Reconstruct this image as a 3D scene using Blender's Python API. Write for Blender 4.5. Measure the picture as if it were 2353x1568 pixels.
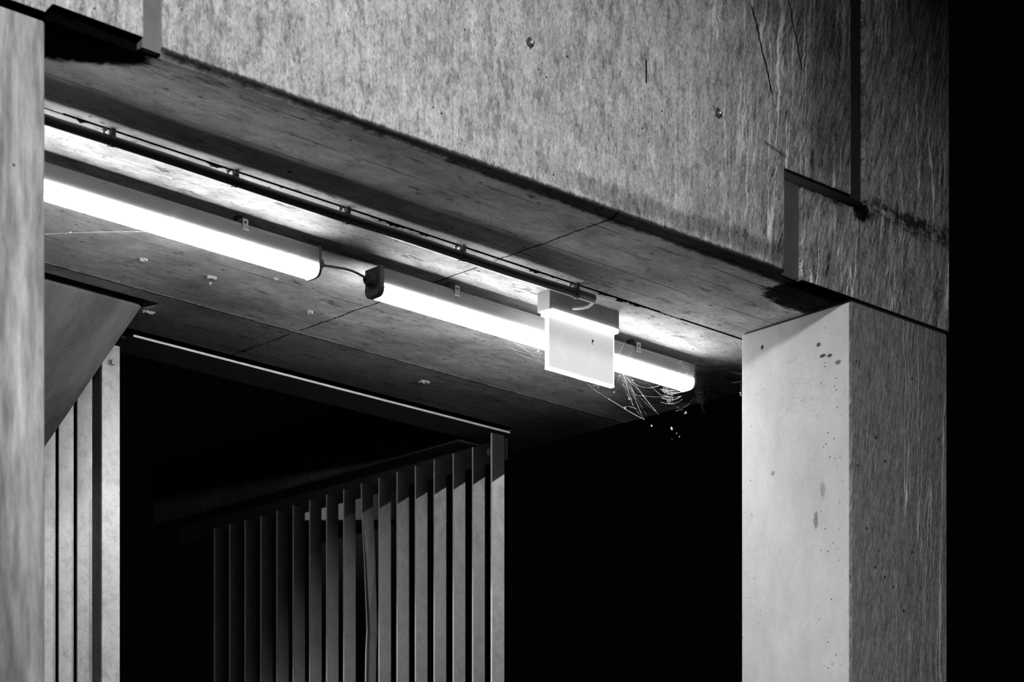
import bpy, bmesh, math, random
from mathutils import Vector, Matrix
random.seed(7)
for o in list(bpy.data.objects): bpy.data.objects.remove(o)
SC = bpy.context.scene
COL = SC.collection
# ------------------------------------------------------------------ camera
cd = bpy.data.cameras.new('camera'); cam = bpy.data.objects.new('camera', cd); COL.objects.link(cam)
SC.camera = cam
cam.location = (0, -3.76, 1.6)
TH = math.radians(45.920)                       # angle between the view direction and the portal face
cam.rotation_euler = (math.radians(90), 0, TH - math.radians(90))
cd.sensor_width = 36; cd.lens = 77.835
cd.shift_x = 0.0; cd.shift_y = 0.6655           # level camera with a strong vertical shift: verticals stay parallel
cd.clip_start = .05; cd.clip_end = 200
cd.dof.use_dof = True; cd.dof.focus_distance = 6.1; cd.dof.aperture_fstop = 6.3
# ------------------------------------------------------------------ world, exposure
SC.view_settings.view_transform = 'Standard'; SC.view_settings.look = 'None'
SC.view_settings.gamma = 1; SC.view_settings.use_curve_mapping = False
SC.view_settings.exposure = 0.0
w = bpy.data.worlds.new('night'); SC.world = w; w.use_nodes = True
w.node_tree.nodes['Background'].inputs[0].default_value = (0.0006, 0.0006, 0.0006, 1)
w.node_tree.nodes['Background'].inputs[1].default_value = 1
SC.cycles.max_bounces = 5; SC.cycles.diffuse_bounces = 3
SC.cycles.use_adaptive_sampling = False
SC.cycles.sample_clamp_indirect = 4

def spot(name, loc, aim, energy, size, blend, radius):
    l = bpy.data.lights.new(name, 'SPOT'); l.energy = energy; l.spot_size = math.radians(size); l.spot_blend = blend
    l.shadow_soft_size = radius
    o = bpy.data.objects.new(name, l); COL.objects.link(o); o.location = loc
    o.rotation_euler = (Vector(aim) - Vector(loc)).to_track_quat('-Z', 'Y').to_euler()
    return o
# yard lamp on the camera side of the portal, lamp post beyond the right pier, small lamp far in the back yard
spot('yard_lamp', (0.8, -4.2, 4.75), (3.30, 0, 3.02), 1450, 49.5, 1.0, .18)
spot('street_lamp_light', (7.45, -1.5, 4.9), (5.25, 1.30, 3.12), 620, 24, 1.0, .012)
spot('back_lamp', (5.95, 4.12, 3.90), (6.4, 4.08, 3.9), 1.6, 100, 1.0, .02)
TUBE = 42.0

# ------------------------------------------------------------------ node helpers
class S:
    """a node socket with arithmetic"""
    def __init__(s, t, k): s.t = t; s.k = k
    def _m(s, op, *a, clamp=False):
        n = s.t.nodes.new('ShaderNodeMath'); n.operation = op; n.use_clamp = clamp
        for i, v in enumerate((s,) + a):
            if isinstance(v, S): s.t.links.new(v.k, n.inputs[i])
            else: n.inputs[i].default_value = v
        return S(s.t, n.outputs[0])
    def __add__(s, o): return s._m('ADD', o)
    __radd__ = __add__
    def __sub__(s, o): return s._m('SUBTRACT', o)
    def __rsub__(s, o): return (s * -1) + o
    def __mul__(s, o): return s._m('MULTIPLY', o)
    __rmul__ = __mul__
    def __truediv__(s, o): return s * (1 / o)
    def abs(s): return s._m('ABSOLUTE')
    def max(s, o): return s._m('MAXIMUM', o)
    def min(s, o): return s._m('MINIMUM', o)
    def pow(s, o): return s._m('POWER', o)
    def sqrt(s): return s._m('SQRT')
    def step(s, a, b):
        """smooth 0..1 as s runs a -> b"""
        n = s.t.nodes.new('ShaderNodeMapRange'); n.interpolation_type = 'SMOOTHSTEP'
        rev = a > b
        if rev: a, b = b, a
        s.t.links.new(s.k, n.inputs[0]); n.inputs[1].default_value = a; n.inputs[2].default_value = b
        n.inputs[3].default_value = 1 if rev else 0; n.inputs[4].default_value = 0 if rev else 1
        return S(s.t, n.outputs[0])
class Mat:
    def __init__(s, name, rough=.8, metal=0.0, spec=.3):
        s.m = bpy.data.materials.new(name); s.m.use_nodes = True; s.t = s.m.node_tree
        s.b = s.t.nodes['Principled BSDF']; s.b.inputs['Roughness'].default_value = rough
        s.b.inputs['Metallic'].default_value = metal; s.b.inputs['Specular IOR Level'].default_value = spec
        g = s.t.nodes.new('ShaderNodeNewGeometry'); sp = s.t.nodes.new('ShaderNodeSeparateXYZ')
        s.t.links.new(g.outputs['Position'], sp.inputs[0])
        s.x, s.y, s.z = (S(s.t, sp.outputs[i]) for i in range(3))
    def vec(s, x, y, z):
        n = s.t.nodes.new('ShaderNodeCombineXYZ')
        for i, v in enumerate((x, y, z)):
            if isinstance(v, S): s.t.links.new(v.k, n.inputs[i])
            else: n.inputs[i].default_value = v
        return n.outputs[0]
    def noise(s, sx, sy, sz, detail=4, rough=.55, off=0.0, warp=0.0, v=None):
        n = s.t.nodes.new('ShaderNodeTexNoise'); n.inputs['Scale'].default_value = 1
        n.inputs['Detail'].default_value = detail; n.inputs['Roughness'].default_value = rough
        n.inputs['Distortion'].default_value = warp
        c = v or s.vec(s.x * sx + off, s.y * sy + off * .7, s.z * sz + off * 1.3)
        s.t.links.new(c, n.inputs['Vector'])
        return S(s.t, n.outputs[0])
    def cells(s, sx, sy, sz, off=0.0):
        n = s.t.nodes.new('ShaderNodeTexVoronoi'); n.inputs['Scale'].default_value = 1
        s.t.links.new(s.vec(s.x * sx + off, s.y * sy + off, s.z * sz + off), n.inputs['Vector'])
        sp = s.t.nodes.new('ShaderNodeSeparateXYZ'); s.t.links.new(n.outputs['Color'], sp.inputs[0])
        return S(s.t, n.outputs['Distance']), S(s.t, sp.outputs[0])
    def grey(s, v, bump=None, strength=.4, dist=.004, rough=None, con=None):
        v = v.max(.004)
        if con: v = ((v * (1 / con[0])).pow(con[1]) * con[0]).min(.9)
        n = s.t.nodes.new('ShaderNodeCombineColor')
        for i in range(3): s.t.links.new(v.k, n.inputs[i])
        s.t.links.new(n.outputs[0], s.b.inputs['Base Color'])
        if bump is not None:
            b = s.t.nodes.new('ShaderNodeBump'); b.inputs['Strength'].default_value = strength; b.inputs['Distance'].default_value = dist
            s.t.links.new(bump.k, b.inputs['Height']); s.t.links.new(b.outputs[0], s.b.inputs['Normal'])
        if rough is not None: s.t.links.new(rough.k, s.b.inputs['Roughness'])
        return s.m
    def ell(s, cx, cy, rx, ry, n=None, amp=0.0, ax='xy'):
        a, b = (getattr(s, c) for c in ax)
        u = (a - cx) * (1 / rx); v = (b - cy) * (1 / ry)
        d = (u * u + v * v).sqrt()
        return d + (n - .5) * amp if n is not None else d

def mat_plain(name, g, rough=.6, metal=0.0, spec=.3, var=.25, scale=30):
    m = Mat(name, rough, metal, spec)
    n = m.noise(scale, scale, scale, 5)
    return m.grey(g * (1 - var) + n * (2 * var * g), n, .25, .001)

# ---- concrete of the portal front: beam and pier heads
def mat_front(name, kind):
    m = Mat(name, .9, 0, 0)
    big = m.noise(1.6, 1.6, 1.6, 5, .6, 3.1)
    mid = m.noise(14, 14, 9, 6, .65, 1.7)
    fine = m.noise(150, 150, 70, 4, .7, 5.0)
    vert = m.noise(75, 20, 4.5, 4, .6, 2.0)
    dark = m.noise(46, 46, 20, 6, .75, 9.0)
    v = .36 + (big - .5) * .16 + (mid - .5) * .20 + (fine - .5) * .20 + (vert - .5) * .17
    v = v * (1 - dark.step(.50, .60) * .24)
    sk = m.noise(190, 190, 95, 5, .8, 13)
    v = v + (m.noise(52, 52, 30, 5, .7, 19) - .5) * .22
    v = v * (1 - sk.step(.52, .64) * .34) * (1 + sk.step(.48, .38) * .12)
    cd_, cr = m.cells(42, 42, 42)
    v = v * (1 - (cd_.step(.16, .07) * cr.step(.86, .9)) * .75)
    if kind in ('beam', 'head'):
        # wind blown runs and lime drips towards the right hand end
        wet = m.x.step(4.15, 4.75) if kind == 'beam' else m.x.step(4.5, 4.6)
        wob = m.noise(9, 9, 7, 3, .6, 4.4)
        sx = m.x - m.z * .16 + (wob - .5) * .03
        run = m.noise(1, 1, 1, 5, .62, v=m.vec(sx * 95, m.y * 10, m.z * 7))
        run2 = m.noise(1, 1, 1, 4, .7, v=m.vec((m.x - m.z * .42) * 150, m.y * 10, m.z * 11 + 4))
        v = v * (1 - wet * .30) + wet * ((run - .5) * .34 + (run2 - .5) * .40)
        v = v * (1 - run2.step(.40, .30) * wet * .45)
        wob2 = m.noise(7, 7, 14, 5, .7, 8.8)
        dx = m.x - m.z * .05 + (wob2 - .5) * .045
        d1 = m.noise(1, 1, 1, 1.5, .5, v=m.vec(dx * 17, m.y, m.z * .7 + 2))
        d2 = m.noise(1, 1, 1, 1.5, .5, v=m.vec(dx * 31, m.y + 3, m.z * 1.1))
        pres = m.noise(5, 5, 2.2, 2, .5, 6.6).step(.40, .52)
        lines = (d1 - .5).abs().step(.011, .003) * pres
        lines = lines.max((d2 - .5).abs().step(.012, .003) * m.noise(6, 6, 3, 2, .5, 1.6).step(.48, .56) * .8)
        v = v + lines * wet.max(m.x.step(4.1, 4.35) * .5) * .25
        # damp dark band between the drip area and the joint
        v = v * (1 - m.ell(4.84, 4.12, .15, .32, mid, .8, 'xz').step(1.1, .5) * .34)
    if kind == 'beam':
        # grime along the bottom arris; darker towards the top
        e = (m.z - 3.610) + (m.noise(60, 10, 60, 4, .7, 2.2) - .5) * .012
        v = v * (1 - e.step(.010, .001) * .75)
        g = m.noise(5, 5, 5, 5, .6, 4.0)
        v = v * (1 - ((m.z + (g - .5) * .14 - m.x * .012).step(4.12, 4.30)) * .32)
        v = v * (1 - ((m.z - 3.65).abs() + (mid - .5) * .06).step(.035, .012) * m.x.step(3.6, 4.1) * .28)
        # tie holes, the short vertical cut and the branching cracks by the joint
        wv = (m.noise(6, 6, 12, 4, .6, 7.0) - .5)
        cut = ((m.x - 4.108).abs().step(.0035, .0015)) * m.z.step(3.955, 3.962) * m.z.step(4.022, 4.012)
        v = v * (1 - cut * .93)
        for (x0, z0, x1, z1, ww) in ((4.515, 4.27, 4.60, 4.06, .005), (4.66, 4.33, 4.72, 4.16, .004), (4.555, 3.935, 4.655, 3.915, .007)):
            if abs(x1 - x0) < abs(z1 - z0):
                ln = (m.x - (x0 + (m.z - z0) * ((x1 - x0) / (z1 - z0))) + wv * .03).abs().step(ww, ww * .3) * m.z.step(z1, z1 + .02) * m.z.step(z0 + .02, z0)
            else:
                ln = (m.z - (z0 + (m.x - x0) * ((z1 - z0) / (x1 - x0))) + wv * .01).abs().step(ww, ww * .3) * m.x.step(x0, x0 + .01) * m.x.step(x1, x1 - .01) * .5
            v = v * (1 - ln * .8)
    if kind == 'head':
        e = ((m.z - 3.87) + (m.noise(16, 16, 30, 5, .7, 2.9) - .5) * .11).abs().step(.042, .008)
        v = v * (1 - e * m.noise(18, 18, 26, 5, .7, 5.9).step(.38, .58) * .75)
        c = m.ell(4.965, 3.845, .04, .035, m.noise(50, 50, 50, 5, .75, 2), 1.6, 'xz').step(1.0, .6)
        v = v * (1 - c * .85)
        v = v * (1 - ((m.x - 4.955).abs() + (fine - .5) * .01).step(.006, .001) * m.z.step(3.87, 3.84) * .3)
    bump = mid * .5 + fine * .5 + dark * .3
    return m.grey(v, bump, .55, .004, con=(.36, 1.7))

def mat_column(name, kind):
    m = Mat(name, .8, 0, .08)
    big = m.noise(3, 3, 1.6, 5, .6, 11)
    mid = m.noise(20, 20, 9, 6, .62, 2)
    fine = m.noise(140, 140, 60, 4, .65, 6)
    if kind == 'left':
        vert = m.noise(55, 12, 8, 6, .68, 3.3); v2 = m.noise(19, 5, 2.2, 3, .5, 6.1)
        v = .31 + (big - .5) * .14 + (vert - .5) * .46 + (v2 - .5) * .36 + (mid - .5) * .10
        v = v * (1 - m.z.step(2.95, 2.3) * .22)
        d, r = m.cells(22, 22, 22)
        v = v * (1 - d.step(.10, .05) * r.step(.90, .93) * .7)
        return m.grey(v, vert * .5 + fine, .4, .003, con=(.36, 1.5))
    # the pale reveal faces the passage; the weathered outer face is y < -0.012
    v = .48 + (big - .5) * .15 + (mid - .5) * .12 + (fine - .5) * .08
    d, r = m.cells(75, 75, 75)
    v = v * (1 - d.step(.20, .10) * r.step(.93, .95) * .85)
    d, r = m.cells(24, 24, 24, 3)
    v = v * (1 - d.step(.11, .07) * r.step(.90, .93) * .9)
    sm = m.noise(26, 26, 60, 5, .7, 7)
    sc = (m.noise(7, 7, 34, 3, .5, 1.2, warp=2.0) - .5).abs().step(.03, .004)
    d2_, r2_ = m.cells(36, 36, 36, 9)
    v = v * (1 - d2_.step(.09, .04) * r2_.step(.88, .92) * .7)
    v = v * (1 - sc * m.ell(.16, 3.38, .11, .16, mid, .9, 'yz').step(1.1, .5) * .10)
    for (cy, cz, ry, rz, a) in ((.03, 3.435, .014, .008, .55), (.10, 3.50, .010, .007, .7), (.085, 3.465, .014, .006, .75), (.06, 3.46, .012, .006, .7),
                                (.11, 3.01, .010, .030, .40), (.085, 3.09, .012, .030, .25), (.27, 3.17, .010, .009, .35), (.31, 3.54, .006, .008, .8)):
        v = v * (1 - m.ell(cy, cz, ry, rz, sm, .9, 'yz').step(1.05, .5) * a)
    # outer face
    wob = m.noise(9, 9, 6, 3, .6, 4)
    sx = m.x - m.z * .13 + (wob - .5) * .03
    r1 = m.noise(1, 1, 1, 5, .62, v=m.vec(sx * 130, m.y, m.z * 9), warp=.5)
    r2 = m.noise(1, 1, 1, 4, .7, v=m.vec((m.x - m.z * .20) * 240, m.y, m.z * 24))
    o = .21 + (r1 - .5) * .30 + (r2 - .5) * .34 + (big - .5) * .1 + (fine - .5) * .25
    wob2 = m.noise(7, 7, 11, 5, .7, 8)
    dx = m.x - m.z * .03 + (wob2 - .5) * .035
    d1 = m.noise(1, 1, 1, 1.5, .5, v=m.vec(dx * 19, m.y, m.z * .5 + 7))
    d2 = m.noise(1, 1, 1, 1.5, .5, v=m.vec(dx * 33, m.y, m.z * .8 + 3))
    ln = (d1 - .5).abs().step(.014, .004).max((d2 - .5).abs().step(.014, .003) * .6)
    o = o + ln * m.x.step(5.10, 5.17) * .22
    o = o * (1 - d.step(.16, .08) * r.step(.84, .88) * .7)
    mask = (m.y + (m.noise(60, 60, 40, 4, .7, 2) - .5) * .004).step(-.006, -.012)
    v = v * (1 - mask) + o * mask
    return m.grey(v, mid * .4 + fine * .6 + r1 * mask * .8, .45, .003, con=(.42, 1.5))

def mat_soffit(name, front):
    m = Mat(name, .9, 0, 0)
    big = m.noise(1.9, 4, 2, 5, .6, 1.5)
    mid = m.noise(9, 15, 9, 6, .68, 4.5, warp=.6)
    grain = m.noise(14, 110, 10, 5, .65, 2.5)
    fine = m.noise(120, 160, 100, 4, .65, 8.5)
    base = .50 if front else .48
    v = base + (big - .5) * .62 + (mid - .5) * .46 + (grain - .5) * .17 + (fine - .5) * .16
    fl = m.noise(30, 62, 16, 6, .82, 31)
    v = v * (1 - fl.step(.54, .68) * .42)
    bl = m.noise(7, 22, 7, 5, .7, 17)
    v = v * (1 - bl.step(.60, .68) * .45)
    sc = (m.noise(5, 46, 5, 4, .6, 41) - .5).abs().step(.012, .002) * m.noise(4, 9, 4, 3, .6, 15).step(.50, .60)
    v = v * (1 - sc * .35)
    wx = m.noise(1.2, 0, 0, 3, .5, 2) - .5
    jag = m.noise(26, 3, 3, 5, .75, 5) - .5
    # board marks along the span, butt joint across it
    for y0, a in ((.085, .6), (.165, .5), (.27, .5), (.36, .3), (.56, .25), (.79, .3), (.97, .45), (1.11, .35), (1.45, .3)):
        v = v * (1 - (m.y - y0 + wx * .012).abs().step(.0022, .0008) * m.noise(3, 1, 1, 3, .6, y0 * 90).step(.42, .56) * a * 1.3)
    j = (m.x - 4.012 + jag * .010 + (m.noise(4, 14, 4, 4, .7, 3) - .5) * .02).abs()
    v = v * (1 - j.step(.0045, .0012) * m.noise(9, 16, 4, 4, .7, 13).step(.34, .5) * .85)
    sp, sr = m.cells(26, 60, 26, 2)
    v = v * (1 - sp.step(.22, .10) * sr.step(.90, .94) * .7)
    if front:
        # open joint to the slab is real; grime beside the front arris and damp corners
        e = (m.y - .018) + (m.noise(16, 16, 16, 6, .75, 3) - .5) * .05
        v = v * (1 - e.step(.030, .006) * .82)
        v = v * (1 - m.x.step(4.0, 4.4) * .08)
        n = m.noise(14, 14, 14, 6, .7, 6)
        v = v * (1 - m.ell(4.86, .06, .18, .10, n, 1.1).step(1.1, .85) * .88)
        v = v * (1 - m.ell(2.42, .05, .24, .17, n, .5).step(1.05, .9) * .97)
    else:
        w_ = (m.noise(5, .5, .5, 6, .72, 21) - .54).max(0.0) * .22 + .0035
        v = v * (1 - (m.y - .4285 - w_).step(.0015, -.0005) * .93)
        v = v * (1 - (m.y - 1.28 + jag * .006).step(-.001, .003) * .36)      # older, dirtier strip beyond the second joint
        l = (m.y - 1.279 + jag * .005).abs()
        lw = l.step(.0044, .0020) * m.noise(17, 4, 4, 6, .85, 9).step(.46, .52)
        v = v * (1 - lw) + lw * .85
        v = v * (1 - (m.y - 1.2865 + jag * .006).abs().step(.003, .001) * .8)
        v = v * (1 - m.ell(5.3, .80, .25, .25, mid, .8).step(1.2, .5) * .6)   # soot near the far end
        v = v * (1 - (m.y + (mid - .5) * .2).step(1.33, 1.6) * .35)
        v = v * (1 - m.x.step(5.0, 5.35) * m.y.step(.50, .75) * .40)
    return m.grey(v, mid * .4 + grain * .6 + fine * .3, .5, .003, con=(.42, 1.6))

def mat_galv(name, g=.55, rough=.42, metal=.75):
    m = Mat(name, rough, metal, .5)
    n = m.noise(40, 40, 22, 5, .65, 2); b = m.noise(5, 5, 3, 4, .6, 7); d, r = m.cells(90, 90, 60)
    f = m.noise(60, 60, 260, 4, .7, 4)
    v = g + (n - .5) * .30 * g / .55 + (b - .5) * .30 * g / .55 + (r - .5) * .03 * g / .55 + (m.noise(300, 300, 200, 3, .8, 3) - .5) * .7 * g + (m.noise(36, 36, 30, 6, .85, 5).step(.60, .46) - .5) * .22 * g + (f - .5) * .12 * g / .55
    v = v * (1 - m.noise(30, 30, 60, 5, .7, 9).step(.62, .74) * .3)
    return m.grey(v, n * .6 + f * .3, .2, .001, rough=(n - .5) * .35 + rough)

def mat_emit(name, e):
    m = bpy.data.materials.new(name); m.use_nodes = True
    b = m.node_tree.nodes['Principled BSDF']; b.inputs['Base Color'].default_value = (.8, .8, .8, 1)
    b.inputs['Emission Color'].default_value = (1, 1, 1, 1); b.inputs['Emission Strength'].default_value = e
    return m

def mat_stair():
    m = Mat('stair_soffit_render', .85, 0, .05)
    a = m.noise(9, 1.6, 1.6, 5, .6, 2); b = m.noise(40, 14, 14, 6, .7, 8); f = m.noise(200, 200, 200, 3, .7, 1)
    v = .24 + (a - .5) * .42 + (b - .5) * .18 + (f - .5) * .06
    d, r = m.cells(60, 60, 60)
    v = v + d.step(.16, .06) * r.step(.93, .95) * .35
    return m.grey(v, b, .4, .003)
MT = dict(
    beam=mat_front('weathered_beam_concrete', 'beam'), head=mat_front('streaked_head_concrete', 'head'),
    lhead=mat_front('left_head_concrete', 'left'),
    lcol=mat_column('left_column_concrete', 'left'), rcol=mat_column('right_column_concrete', 'right'),
    sof_f=mat_soffit('beam_soffit_concrete', True), sof=mat_soffit('slab_soffit_concrete', False),
    seal=mat_plain('joint_sealant_grey', .055, .55, 0, .4, .35, 14), seal_dark=mat_plain('joint_sealant_black', .018, .7, 0, .1, .4, 14),
    seal_pale=mat_plain('joint_sealant_pale', .12, .6, 0, .2, .4, 12),
    stair=mat_stair(),
    floor=mat_plain('asphalt_ground', .02, .95, 0, .1, .4, 3),
    galv=mat_galv('galvanised_steel', .43, .5, .7), galv_mid=mat_galv('worn_galvanised_steel', .11, .5, .6), galv_dull=mat_galv('dull_galvanised_steel', .072, .5, .5),
    edge=mat_plain('edge_painted_lit', .85, .5, 0, .4, .3, 40), galv_dark=mat_galv('grimy_steel', .05, .65, .3),  # edge: same steel painted paler, as if catching the tube light
    plastic=mat_plain('grey_lamp_plastic', .30, .35, 0, .5, .08, 12), cap=mat_plain('end_cap_plastic', .14, .5, 0, .4, .2, 30),
    pipe=mat_plain('dark_conduit_plastic', .09, .35, 0, .5, .12, 10), cable=mat_plain('cable_sheath', .30, .5, 0, .4, .1, 10),
    whitecable=mat_plain('white_cable_sheath', .75, .4, 0, .4, .05, 10),
    rubber=mat_plain('black_rubber', .02, .6, 0, .3, .1, 10), zinc=mat_plain('zinc_fixings', .45, .4, .6, .5, .3, 60),
    signbox=mat_plain('sign_housing_plastic', .30, .5, 0, .4, .12, 25),
    flake=mat_plain('pale_paint_flake', .38, .8, 0, .2, .15, 60), tube=mat_emit('lit_diffuser', TUBE), strip=mat_emit('lit_sign_strip', 5.0),
    far=mat_plain('far_render', .5, .9, 0, .1, .25, 14), rust=mat_plain('dark_rusty_iron', .06, .7, .3, .3, .5, 80),
)
def mat_web():
    m = bpy.data.materials.new('spider_silk'); m.use_nodes = True; t = m.node_tree; t.nodes.clear()
    out = t.nodes.new('ShaderNodeOutputMaterial'); a = t.nodes.new('ShaderNodeBsdfDiffuse'); b = t.nodes.new('ShaderNodeBsdfTranslucent')
    c = t.nodes.new('ShaderNodeBsdfTransparent'); x = t.nodes.new('ShaderNodeMixShader'); y = t.nodes.new('ShaderNodeMixShader')
    a.inputs[0].default_value = b.inputs[0].default_value = (.95, .95, .95, 1)
    x.inputs[0].default_value = .5; t.links.new(a.outputs[0], x.inputs[1]); t.links.new(b.outputs[0], x.inputs[2])
    y.inputs[0].default_value = .26; t.links.new(c.outputs[0], y.inputs[1]); t.links.new(x.outputs[0], y.inputs[2])
    t.links.new(y.outputs[0], out.inputs[0]); return m
MT['web'] = mat_web()
def mat_blade():
    m = bpy.data.materials.new('edge_lit_acrylic'); m.use_nodes = True; t = m.node_tree; b = t.nodes['Principled BSDF']
    b.inputs['Base Color'].default_value = (.3, .3, .3, 1); b.inputs['Roughness'].default_value = .35
    b.inputs['Emission Color'].default_value = (1, 1, 1, 1); b.inputs['Emission Strength'].default_value = .52
    return m
MT['blade'] = mat_blade()
MT['blade_edge'] = mat_emit('glowing_acrylic_edge', 2.2)
MT['blade_mark'] = mat_emit('faint_pictogram_white', .54)
for k_ in ('blade_mark',): MT[k_].node_tree.nodes['Principled BSDF'].inputs['Base Color'].default_value = (.3, .3, .3, 1)

# ------------------------------------------------------------------ mesh helpers
def tag(o, label=None, cat=None, group=None, kind=None):
    if label: o['label'] = label
    if cat: o['category'] = cat
    if group: o['group'] = group
    if kind: o['kind'] = kind
    return o
def empty(name, loc, label, cat, group=None):
    o = bpy.data.objects.new(name, None); COL.objects.link(o); o.location = loc; o.empty_display_size = .05
    return tag(o, label, cat, group)
def link(name, bm, mats, parent=None, smooth=False, bevel=0, seg=2):
    me = bpy.data.meshes.new(name)
    bmesh.ops.recalc_face_normals(bm, faces=bm.faces[:])
    if parent is not None:
        off = Vector(parent.matrix_world.translation) if parent.type != 'EMPTY' else None
        p = parent; t = Vector((0, 0, 0))
        while p is not None: t += p.location; p = p.parent
        bmesh.ops.translate(bm, verts=bm.verts[:], vec=-t)
    for f in bm.faces: f.smooth = smooth
    bm.to_mesh(me); bm.free()
    for m in (mats if isinstance(mats, (list, tuple)) else [mats]): me.materials.append(m)
    o = bpy.data.objects.new(name, me); COL.objects.link(o)
    if parent is not None: o.parent = parent
    if bevel:
        md = o.modifiers.new('bevel', 'BEVEL'); md.width = bevel; md.segments = seg; md.limit_method = 'ANGLE'; md.angle_limit = math.radians(40)
    return o
def box(bm, x0, x1, y0, y1, z0, z1, mi=0):
    vs = [bm.verts.new((x, y, z)) for z in (z0, z1) for y in (y0, y1) for x in (x0, x1)]
    for q in ((0, 1, 3, 2), (4, 6, 7, 5), (0, 4, 5, 1), (2, 3, 7, 6), (0, 2, 6, 4), (1, 5, 7, 3)):
        f = bm.faces.new([vs[i] for i in q]); f.material_index = mi
    return vs
def B(*a, mi=0):
    bm = bmesh.new(); box(bm, *a, mi=mi); return bm
def rings(bm, rs, cap=True, closed=False, mi=0):
    rv = [[bm.verts.new(p) for p in r] for r in rs]; n = len(rs[0])
    for a, b in zip(rv, rv[1:]):
        for i in range(n):
            f = bm.faces.new((a[i], a[(i + 1) % n], b[(i + 1) % n], b[i])); f.material_index = mi
    if cap:
        for r in (rv[0], rv[-1]):
            f = bm.faces.new(r); f.material_index = mi
def tube(bm, pts, r, n=8, cap=True):
    pts = [Vector(p) for p in pts]; rs = []
    up = Vector((0, 0, 1)); d0 = (pts[1] - pts[0]).normalized()
    if abs(d0.dot(up)) > .9: up = Vector((0, 1, 0))
    for i, p in enumerate(pts):
        d = (pts[min(i + 1, len(pts) - 1)] - pts[max(i - 1, 0)]).normalized()
        u = d.cross(up).normalized(); v = u.cross(d)
        rr = r[i] if isinstance(r, (list, tuple)) else r
        rs.append([p + (u * math.cos(2 * math.pi * k / n) + v * math.sin(2 * math.pi * k / n)) * rr for k in range(n)])
    rings(bm, rs, cap)
def yf(x):                                          # front plane of the portal, a hair out of square with the slab
    return .035 - .0215 * (x - 2.38)
def front_block(name, poly, mats, parent, back=.425, ch=.02, proud=0.0):
    """concrete block: outline in x,z on the portal front, arris chamfered where it meets the soffit (z=3.6); material 1 on the soffit"""
    bm = bmesh.new()
    low = lambda z: abs(z - 3.6) < 1e-4
    r0 = [(x, yf(x) - proud, z + (ch * .5 if low(z) else 0)) for x, z in poly]
    r1 = [(x, yf(x) - proud + ch, z) for x, z in poly]
    r2 = [(x, back, z) for x, z in poly]
    rings(bm, [r0, r1, r2])
    bm.normal_update(); bmesh.ops.recalc_face_normals(bm, faces=bm.faces[:])
    for f in bm.faces:
        if f.normal.z < -.5 and f.calc_center_median().z < 3.63: f.material_index = 1
    return link(name, bm, mats, parent, bevel=.003)

# ------------------------------------------------------------------ setting
tag(link('floor', B(-14, 22, -12, 26, -.1, 0), MT['floor']), 'dark asphalt ground of the yard and the passage', 'floor', kind='structure')
# slab: one soffit, notched round the stair flight on the left and the open yard behind
bm = bmesh.new()
out = [(1.0, .4285), (5.41, .4285), (5.41, 3.7), (5.20, 3.7), (5.20, 1.592), (3.585, 1.592), (3.585, 1.35), (1.0, 1.35)]
bm2 = bmesh.new()
rings(bm, [[(x, y, 3.6) for x, y in out], [(x, y, 3.86) for x, y in out]])
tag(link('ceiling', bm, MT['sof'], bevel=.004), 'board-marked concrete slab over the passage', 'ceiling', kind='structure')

# ------------------------------------------------------------------ beam, piers
beam = empty('concrete_beam', (3.65, .2, 3.6), 'long streaked concrete beam spanning the opening between the two piers, above the lamps', 'beam')
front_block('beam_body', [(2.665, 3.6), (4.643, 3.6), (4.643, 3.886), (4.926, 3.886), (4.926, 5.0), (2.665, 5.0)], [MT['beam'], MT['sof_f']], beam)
o = link('joint_sealant', B(2.618, 2.665, yf(2.62) + .006, .40, 3.604, 5.0), MT['seal_pale'], beam)
o['label'] = 'pale grey sealant strip at the left end of the beam'
o = link('joint_sealant', B(4.643, 4.710, yf(4.7) + .007, .40, 3.604, 3.869), MT['seal'], beam); o['label'] = 'grey sealant strip in the short upright joint'
bm = bmesh.new(); tube(bm, [(4.643, yf(4.7) + .018, 3.869), (4.978, yf(4.99) + .018, 3.869)], .0170, 10)
o = link('joint_sealant', bm, MT['seal_dark'], beam, smooth=True); o['label'] = 'black sealant bead in the level joint'
o = link('joint_sealant', B(4.926, 4.978, yf(4.97) + .008, .40, 3.869, 5.0), MT['seal_dark'], beam); o['label'] = 'black sealant strip in the tall upright joint'

link('joint_filling', B(4.635, 4.718, yf(4.7) + .022, .425, 3.5992, 3.613), MT['sof_f'], beam)
link('joint_filling', B(2.385, 2.677, yf(2.5) + .022, .425, 3.5992, 3.64), MT['sof_f'], beam)
pier = empty('concrete_column', (5.18, .18, 0), 'pale concrete column at the right end of the opening, lit on its inner face and drip stained outside', 'column')
bm = bmesh.new()
rs = []
for z in (0, 1.2, 2.4, 3.594):
    rs.append([(4.930, yf(4.93) + .002, z), (5.371, yf(5.37) + .002, z), (5.371, .39, z), (4.945, .39, z)])
rings(bm, rs)
link('column_shaft', bm, MT['rcol'], pier, bevel=.005, seg=3)
bm = bmesh.new()
rings(bm, [[(4.935, yf(4.95) + .005, 3.590), (5.366, yf(5.41) + .005, 3.590), (5.366, .385, 3.590), (4.955, .385, 3.590)],
           [(4.935, yf(4.95) + .005, 3.601), (5.366, yf(5.41) + .005, 3.601), (5.366, .385, 3.601), (4.955, .385, 3.601)]])
link('bedding_joint', bm, MT['seal_dark'], pier)
front_block('column_head', [(4.710, 3.6), (5.373, 3.6), (5.373, 5.0), (4.978, 5.0), (4.978, 3.852), (4.710, 3.852)], [MT['head'], MT['sof_f']], pier, back=.425, ch=.003, proud=.004)

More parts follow.
